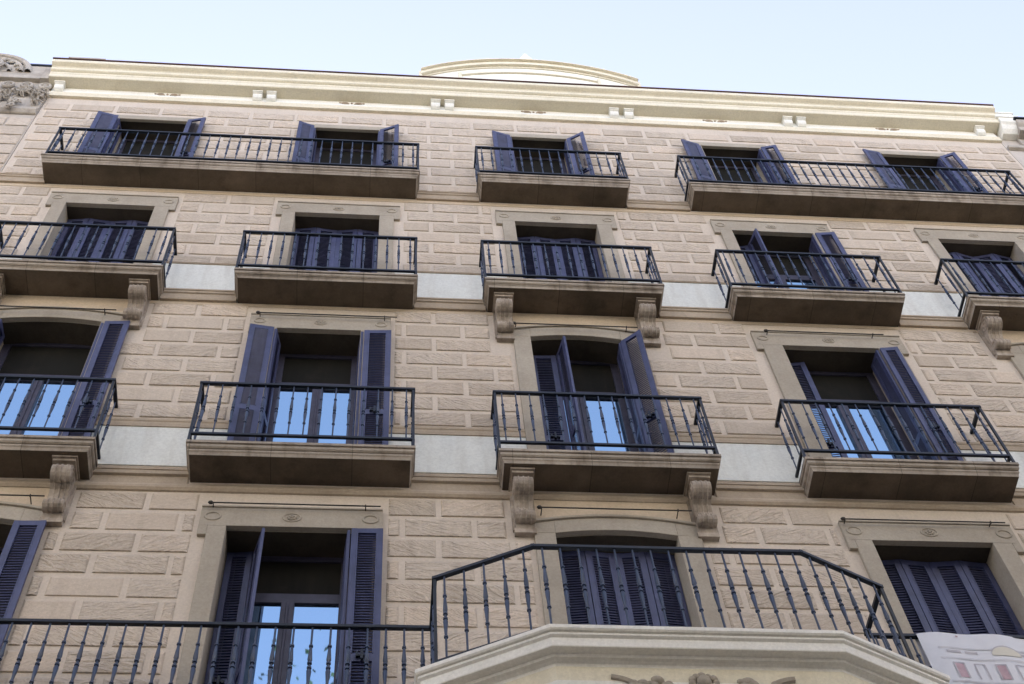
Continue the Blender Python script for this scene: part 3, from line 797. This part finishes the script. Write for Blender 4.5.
def patch(w, u0, u1, v0, v1, lift=.003, n=4):
    for i in range(n):
        a, b = u0 + (u1 - u0) * i / n, u0 + (u1 - u0) * (i + 1) / n
        for j in range(2):
            c, e = v0 + (v1 - v0) * j / 2, v0 + (v1 - v0) * (j + 1) / 2; w.face([bp(a, c, lift), bp(b, c, lift), bp(b, e, lift), bp(a, e, lift)])
class Ink:
    def __init__(s, mi): s.mi = mi
    def face(s, pts): w.cur = s.mi; w.face(pts); w.cur = 0
pr, rd, pl, cr = Ink(1), Ink(2), Ink(3), Ink(4)
patch(pl, .035, .99, .075, .083, n=30); patch(pl, .03, .99, .128, .137, n=30)
for u0, u1 in ((.05, .085), (.095, .125), (.215, .30), (.32, .40), (.42, .5), (.55, .62), (.7, .8)): patch(pr, u0, u1, .092, .104)
patch(rd, .205, .40, .078, .083, n=10)
for i in range(12):
    t = math.pi * i / 12; t2 = math.pi * (i + 1) / 12; f_ = lambda t: (.195 - .036 * math.cos(t), .108 - .042 * math.sin(t))
    a, b = f_(t), f_(t2); cr.face([bp(a[0], a[1], .004), bp(b[0], b[1], .004), bp(b[0], .110, .004), bp(a[0], .110, .004)])
    pr.face([bp(a[0], a[1] - .006, .0045), bp(b[0], b[1] - .006, .0045), bp(b[0], b[1], .0045), bp(a[0], a[1], .0045)])
for u in (.09, .29, .49, .69, .89): patch(rd, u, u + .006, .012, .020, .005, 1)
for row in range(7):
    v = .160 + row * .11
    patch(pl, .03, .99, v + .083, v + .089, n=30); patch(pr, .03, .99, v + .091, v + .094, n=30)
    for c_ in range(19):
        u = .055 + c_ * .050
        (patch(rd, u, u + .022, v, v + .068) if (c_ + row) % 2 == 0 else None)
        q = .0045
        patch(pr, u - .003, u + .001, v - .003, v + .070, q, 1); patch(pr, u + .021, u + .025, v - .003, v + .070, q, 1); patch(pr, u - .003, u + .025, v - .006, v - .002, q, 1)
part(w, 'cloth', [M['banner'], M['grey_print'], M['red_slat'], M['pale_print'], M['cream_print']], bn, smooth=True)

# ------------------------------------------------------------------ neighbours
NL = empty('stone_building', W(-9, 0, GZ)); tag(NL, 'grey stone building with carved frieze and round pediment at the left edge', 'building')
w = MB(); w.box(-14, XL - .012, -9, -.003, GZ, 20.3); w.box(-14, XL - .012, -9, -.003, 20.3, 21.32)
part(w, 'wall', M['old_wall'], NL)
w = MB()
for row in range(-38, 34):
    zb = 10.45 + .33 * row
    if zb < GZ + .2 or zb > 19.3: continue
    x = XL - .03; k_ = 0
    while x > -9:
        wd_ = .62 if (k_ or row % 2) else .33
        w.block(x - wd_ + .02, x, zb, zb + .30, .012, .006); x -= wd_; k_ += 1
part(w, 'block_facing', M['block'], NL)
w = MB(); w.box(-14, XL - .02, -.2, .055, 20.78, 21.30); w.box(-14, XL - .02, -.2, .10, 20.66, 20.775); w.box(-14, XL - .02, 0, .03, 19.62, 20.66)
w.prism_x([(0, 19.45), (.03, 19.46), (.07, 19.52), (.07, 19.58), (.03, 19.62), (0, 19.62)], -14, XL - .02)
w.box(-5.12, -4.945, .031, .15, 20.55, 20.95)
part(w, 'cornice', M['old_stone'], NL, bevel=.006)
w = MB(); w.box(-14, XL - .02, -.3, .075, 21.302, 21.35); part(w, 'roof_edge', M['iron_dark'], NL)
w = MB()
for i in range(16):
    x = -5.02 - i * .26
    w.ring(x, .07, 20.42, .075, .085, .026, 14, 6); w.ball((x, .07, 20.42), .045, (1, .8, 1), 7, 5)
    for q in range(5):       # sprays of leaves round a scroll
        cx_, cz_ = x + random.uniform(-.12, .12), 20.0 + random.uniform(-.34, .22); a0 = random.uniform(0, 6.3)
        w.ring(cx_, .075, cz_, .035, .035, .014, 10, 5)
        for a_ in range(5):
            t = a0 + a_ * .9; L_ = random.uniform(.07, .13)
            m1 = (cx_ + .55 * L_ * math.cos(t), .115, cz_ + .55 * L_ * math.sin(t))
            w.tube((cx_ + .03 * math.cos(t), .05, cz_ + .03 * math.sin(t)), m1, random.uniform(.014, .026), 5)
            w.tube(m1, (cx_ + L_ * math.cos(t + .35), .05, cz_ + L_ * math.sin(t + .35)), .014, 5)
    if i % 2:
        for q in range(7): w.ring(x + random.uniform(-.12, .12), .08 + random.uniform(0, .05), 19.60 + random.uniform(-.13, .16), .032, .04, .017, 9, 5)
part(w, 'carved_frieze', M['old_stone'], NL, smooth=True)
w = MB(); cx, cz = -6.0, 21.0
w.prism_d([(cx + .60 * math.cos(math.pi * i / 24), cz + .63 * math.sin(math.pi * i / 24)) for i in range(25)], -.2, .06)
for rr, r_ in ((.60, .055), (.50, .035), (.33, .035)):
    for i in range(24):
        a0, a1 = math.pi * i / 24, math.pi * (i + 1.05) / 24
        w.tube((cx + rr * math.cos(a0), .07, cz + rr * 1.05 * math.sin(a0)), (cx + rr * math.cos(a1), .07, cz + rr * 1.05 * math.sin(a1)), r_, 8, False)
for a in range(9):
    t = math.pi * (a + .5) / 9; w.ball((cx + .45 * math.cos(t), .08, cz + .46 * math.sin(t)), .05, (1, .8, 1), 7, 5)
w.ring(cx, .12, cz + .15, .2, .18, .035); w.ball((cx, .12, cz + .16), .1, (1, .6, 1.1))
part(w, 'round_pediment', M['old_stone'], NL, bevel=0)

NR = empty('pale_building', W(12, 0, GZ)); tag(NR, 'pale building with a toothed cornice, just showing at the right edge', 'building')
w = MB(); w.box(XR + .012, 18, -9, -.003, GZ, 20.65); part(w, 'wall', M['old_wall'], NR)
w = MB()
for row in range(-38, 30):
    zb = 10.3 + .36 * row
    if zb < GZ + .2 or zb > 19.0: continue
    x = XR + .03; k_ = 0
    while x < 13:
        wd_ = .72 if (k_ or row % 2) else .36
        w.block(x, x + wd_ - .02, zb, zb + .34, .010, .006); x += wd_; k_ += 1
part(w, 'block_facing', M['block'], NR)
w = MB()
w.prism_x([(0, 19.86), (.05, 19.88), (.06, 19.95), (0, 19.96)], XR + .02, 18)
w.prism_x([(0, 20.26), (.19, 20.26), (.20, 20.36), (.25, 20.42), (.27, 20.50), (0, 20.52)], XR + .30, 18)
for i in range(40): w.box(XR + .40 + i * .17, XR + .49 + i * .17, 0, .13, 20.08, 20.22)
w.box(XR + .3, 18, 0, .04, 20.0, 20.26)
part(w, 'cornice', M['old_stone'], NR, bevel=.004)
w = MB(); w.box(XR + .28, 18, -.3, .29, 20.522, 20.56); part(w, 'roof_edge', M['iron_dark'], NR)
w = MB(); w.box(XR + .35, XR + 1.55, 0, .05, 18.95, 19.10); w.box(XR + .40, XR + 1.5, 0, .03, 19.102, 19.2); w.box(XR + .42, XR + .55, 0, .04, 17.2, 18.949); w.box(XR + 1.35, XR + 1.48, 0, .04, 17.2, 18.949)
sr = part(w, 'window_surround', M['surround'], NR)
w = MB(); w.box(XR + .55, XR + 1.35, .001, .012, 17.2, 18.949); part(w, 'pane', M['glass'], sr)

# ------------------------------------------------------------------ street, far side of the street
w = MB(); w.face([(-400, -400, GZ - .13), (400, -400, GZ - .13), (400, 400, GZ - .13), (-400, 400, GZ - .13)])
tag(w.build('road', M['asphalt']), kind='structure')
w = MB(); w.box(-60, 60, -9, 3.2, GZ - .12, GZ); tag(w.build('pavement', M['paving']), kind='structure')
w = MB(); w.box(-60, 60, 14.5, 18, GZ - .12, GZ); tag(w.build('pavement', M['paving']), kind='structure')
OP = empty('added_far_building', W(2, 18, GZ)); tag(OP, 'plain rendered building across the street, unseen, added to block sky light and bounce sun', 'building')  # unseen block added to dim the lower floors and bounce sun higher up
w = MB(); w.box(-34, 38, 18.05, 27, GZ, 22.6); part(w, 'wall', M['far_wall'], OP)
w = MB(); w.box(-34, 38, 17.7, 18.05, 22.0, 22.5); part(w, 'cornice', M['cream'], OP)
for fl in range(6):
    for i in range(12):
        x = -30 + i * 5.8; z = GZ + 4.2 + fl * 3.1
        if z > 20: continue
        w = MB(); w.box(x - .7, x + .7, 17.98, 18.06, z, z + 2.1); f_ = part(w, 'window', M['surround'], OP)
        w = MB(); w.box(x - .55, x + .55, 17.96, 17.979, z + .12, z + 1.98); part(w, 'pane', M['glass'], f_)

# street trees behind the camera (row added to keep sky light off the lower floors; the tall one shows in the door glass)
def tree(x, d, H, R_, label, seed):
    rnd = random.Random(seed); o = empty('street_tree', W(x, d, GZ)); tag(o, label, 'tree', 'plane trees along the street')
    w = MB(); zc = H * .62; top = (x + rnd.uniform(-.3, .3), d, GZ + H * .8)
    P = [(x, d, GZ)] + [(x + rnd.uniform(-.12, .12) * k, d + rnd.uniform(-.1, .1) * k, GZ + H * .16 * k) for k in range(1, 5)] + [top]
    for k, (a, b) in enumerate(zip(P[:-1], P[1:])): w.tube(a, b, .26 - .042 * k, 10, False)
    tips = []
    for k in range(22):
        b = P[2 + k % 4]; a = rnd.uniform(0, 6.3); L = R_ * rnd.uniform(.45, .9); e = (b[0] + L * math.cos(a), b[1] + L * math.sin(a), min(GZ + H * .97, b[2] + rnd.uniform(.1, .42) * H * .5))
        w.tube(b, e, .05, 6, False); tips.append(e)
    part(w, 'trunk', M['bark'], o)
    w = MB()
    for k in range(16000):
        t = tips[rnd.randrange(len(tips))] if rnd.random() < .8 else top
        g = lambda s_: rnd.gauss(0, s_)
        c = Vector((t[0] + g(R_ * .24), t[1] + g(R_ * .24), t[2] + g(H * .03))); s_ = rnd.uniform(.045, .085)
        u_ = Vector((g(1), g(1), g(1))).normalized() * s_; v_ = u_.orthogonal().normalized() * s_ * .8
        w.face([tuple(c - u_), tuple(c - v_), tuple(c + u_), tuple(c + v_)])
    part(w, 'crown', M['leaf'], o)
tree(-9.5, 13.2, 16.5, 3.6, 'leafy plane tree added out of view to shade the lower floors, farthest left', 1)
tree(-3.6, 12.0, 20.6, 4.2, 'tall leafy plane tree on the far pavement, second from the left', 2)
tree(3.6, 13.0, 17.0, 3.8, 'leafy plane tree added out of view to shade the lower floors, between two others', 3)
tree(9.6, 13.3, 16.4, 3.6, 'leafy plane tree added out of view to shade the lower floors, second from the right', 4)
tree(15.8, 13.2, 16.6, 3.6, 'leafy plane tree added out of view to shade the lower floors, farthest right', 5)

# ------------------------------------------------------------------ light and sky
SUN_EL, SUN_AZ = math.radians(24), math.radians(-4)      # low, behind the building: street and facade in shade
world = bpy.data.worlds.new('World'); scene.world = world; world.use_nodes = True
nt = world.node_tree; bg = nt.nodes['Background']
sky = nt.nodes.new('ShaderNodeTexSky'); sky.sky_type = 'NISHITA'; sky.sun_disc = False
sky.sun_elevation = SUN_EL; sky.sun_rotation = SUN_AZ; sky.air_density = 1.0; sky.dust_density = .8; sky.ozone_density = 1.0
hs = nt.nodes.new('ShaderNodeHueSaturation'); hs.inputs['Saturation'].default_value = .67
nt.links.new(sky.outputs[0], hs.inputs['Color'])
wb = nt.nodes.new('ShaderNodeMix'); wb.data_type = 'RGBA'; wb.blend_type = 'MULTIPLY'; wb.inputs[0].default_value = 1; wb.inputs[7].default_value = (1.0, .935, 1.02, 1)
nt.links.new(hs.outputs[0], wb.inputs[6]); nt.links.new(wb.outputs[2], bg.inputs['Color'])
bg.inputs['Strength'].default_value = .56
sun = bpy.data.lights.new('sun', 'SUN'); sun.energy = 12.5; sun.angle = math.radians(.5); sun.color = (1, .94, .85)
so = bpy.data.objects.new('sun', sun); col.objects.link(so)
sd = Vector((math.sin(SUN_AZ) * math.cos(SUN_EL), math.cos(SUN_AZ) * math.cos(SUN_EL), math.sin(SUN_EL)))
so.rotation_euler = sd.to_track_quat('Z', 'Y').to_euler(); so.location = (0, 60, 60)

# ------------------------------------------------------------------ camera
yaw, pitch, roll, foc, Dc = .1773, 1.0485, -.1199, 1446.6, 7.6471
cy, sy, cp, sp = math.cos(yaw), math.sin(yaw), math.cos(pitch), math.sin(pitch)
f = Vector((sy * cp, cy * cp, sp)); r = Vector((cy, -sy, 0)); u = r.cross(f)
cr_, sr_ = math.cos(roll), math.sin(roll); r2 = r * cr_ + u * sr_; u2 = u * cr_ - r * sr_
cam = bpy.data.cameras.new('camera'); cam.sensor_width = 36; cam.lens = foc * 36 / 1024; cam.clip_end = 2000; cam.clip_start = .1
co = bpy.data.objects.new('camera', cam); col.objects.link(co)
m = Matrix((r2, u2, -f)).transposed().to_4x4(); m.translation = (0, -Dc * S, EYE); co.matrix_world = m
scene.camera = co
scene.view_settings.view_transform = 'Standard'; scene.view_settings.look = 'None'; scene.view_settings.exposure = 0; scene.view_settings.gamma = 1
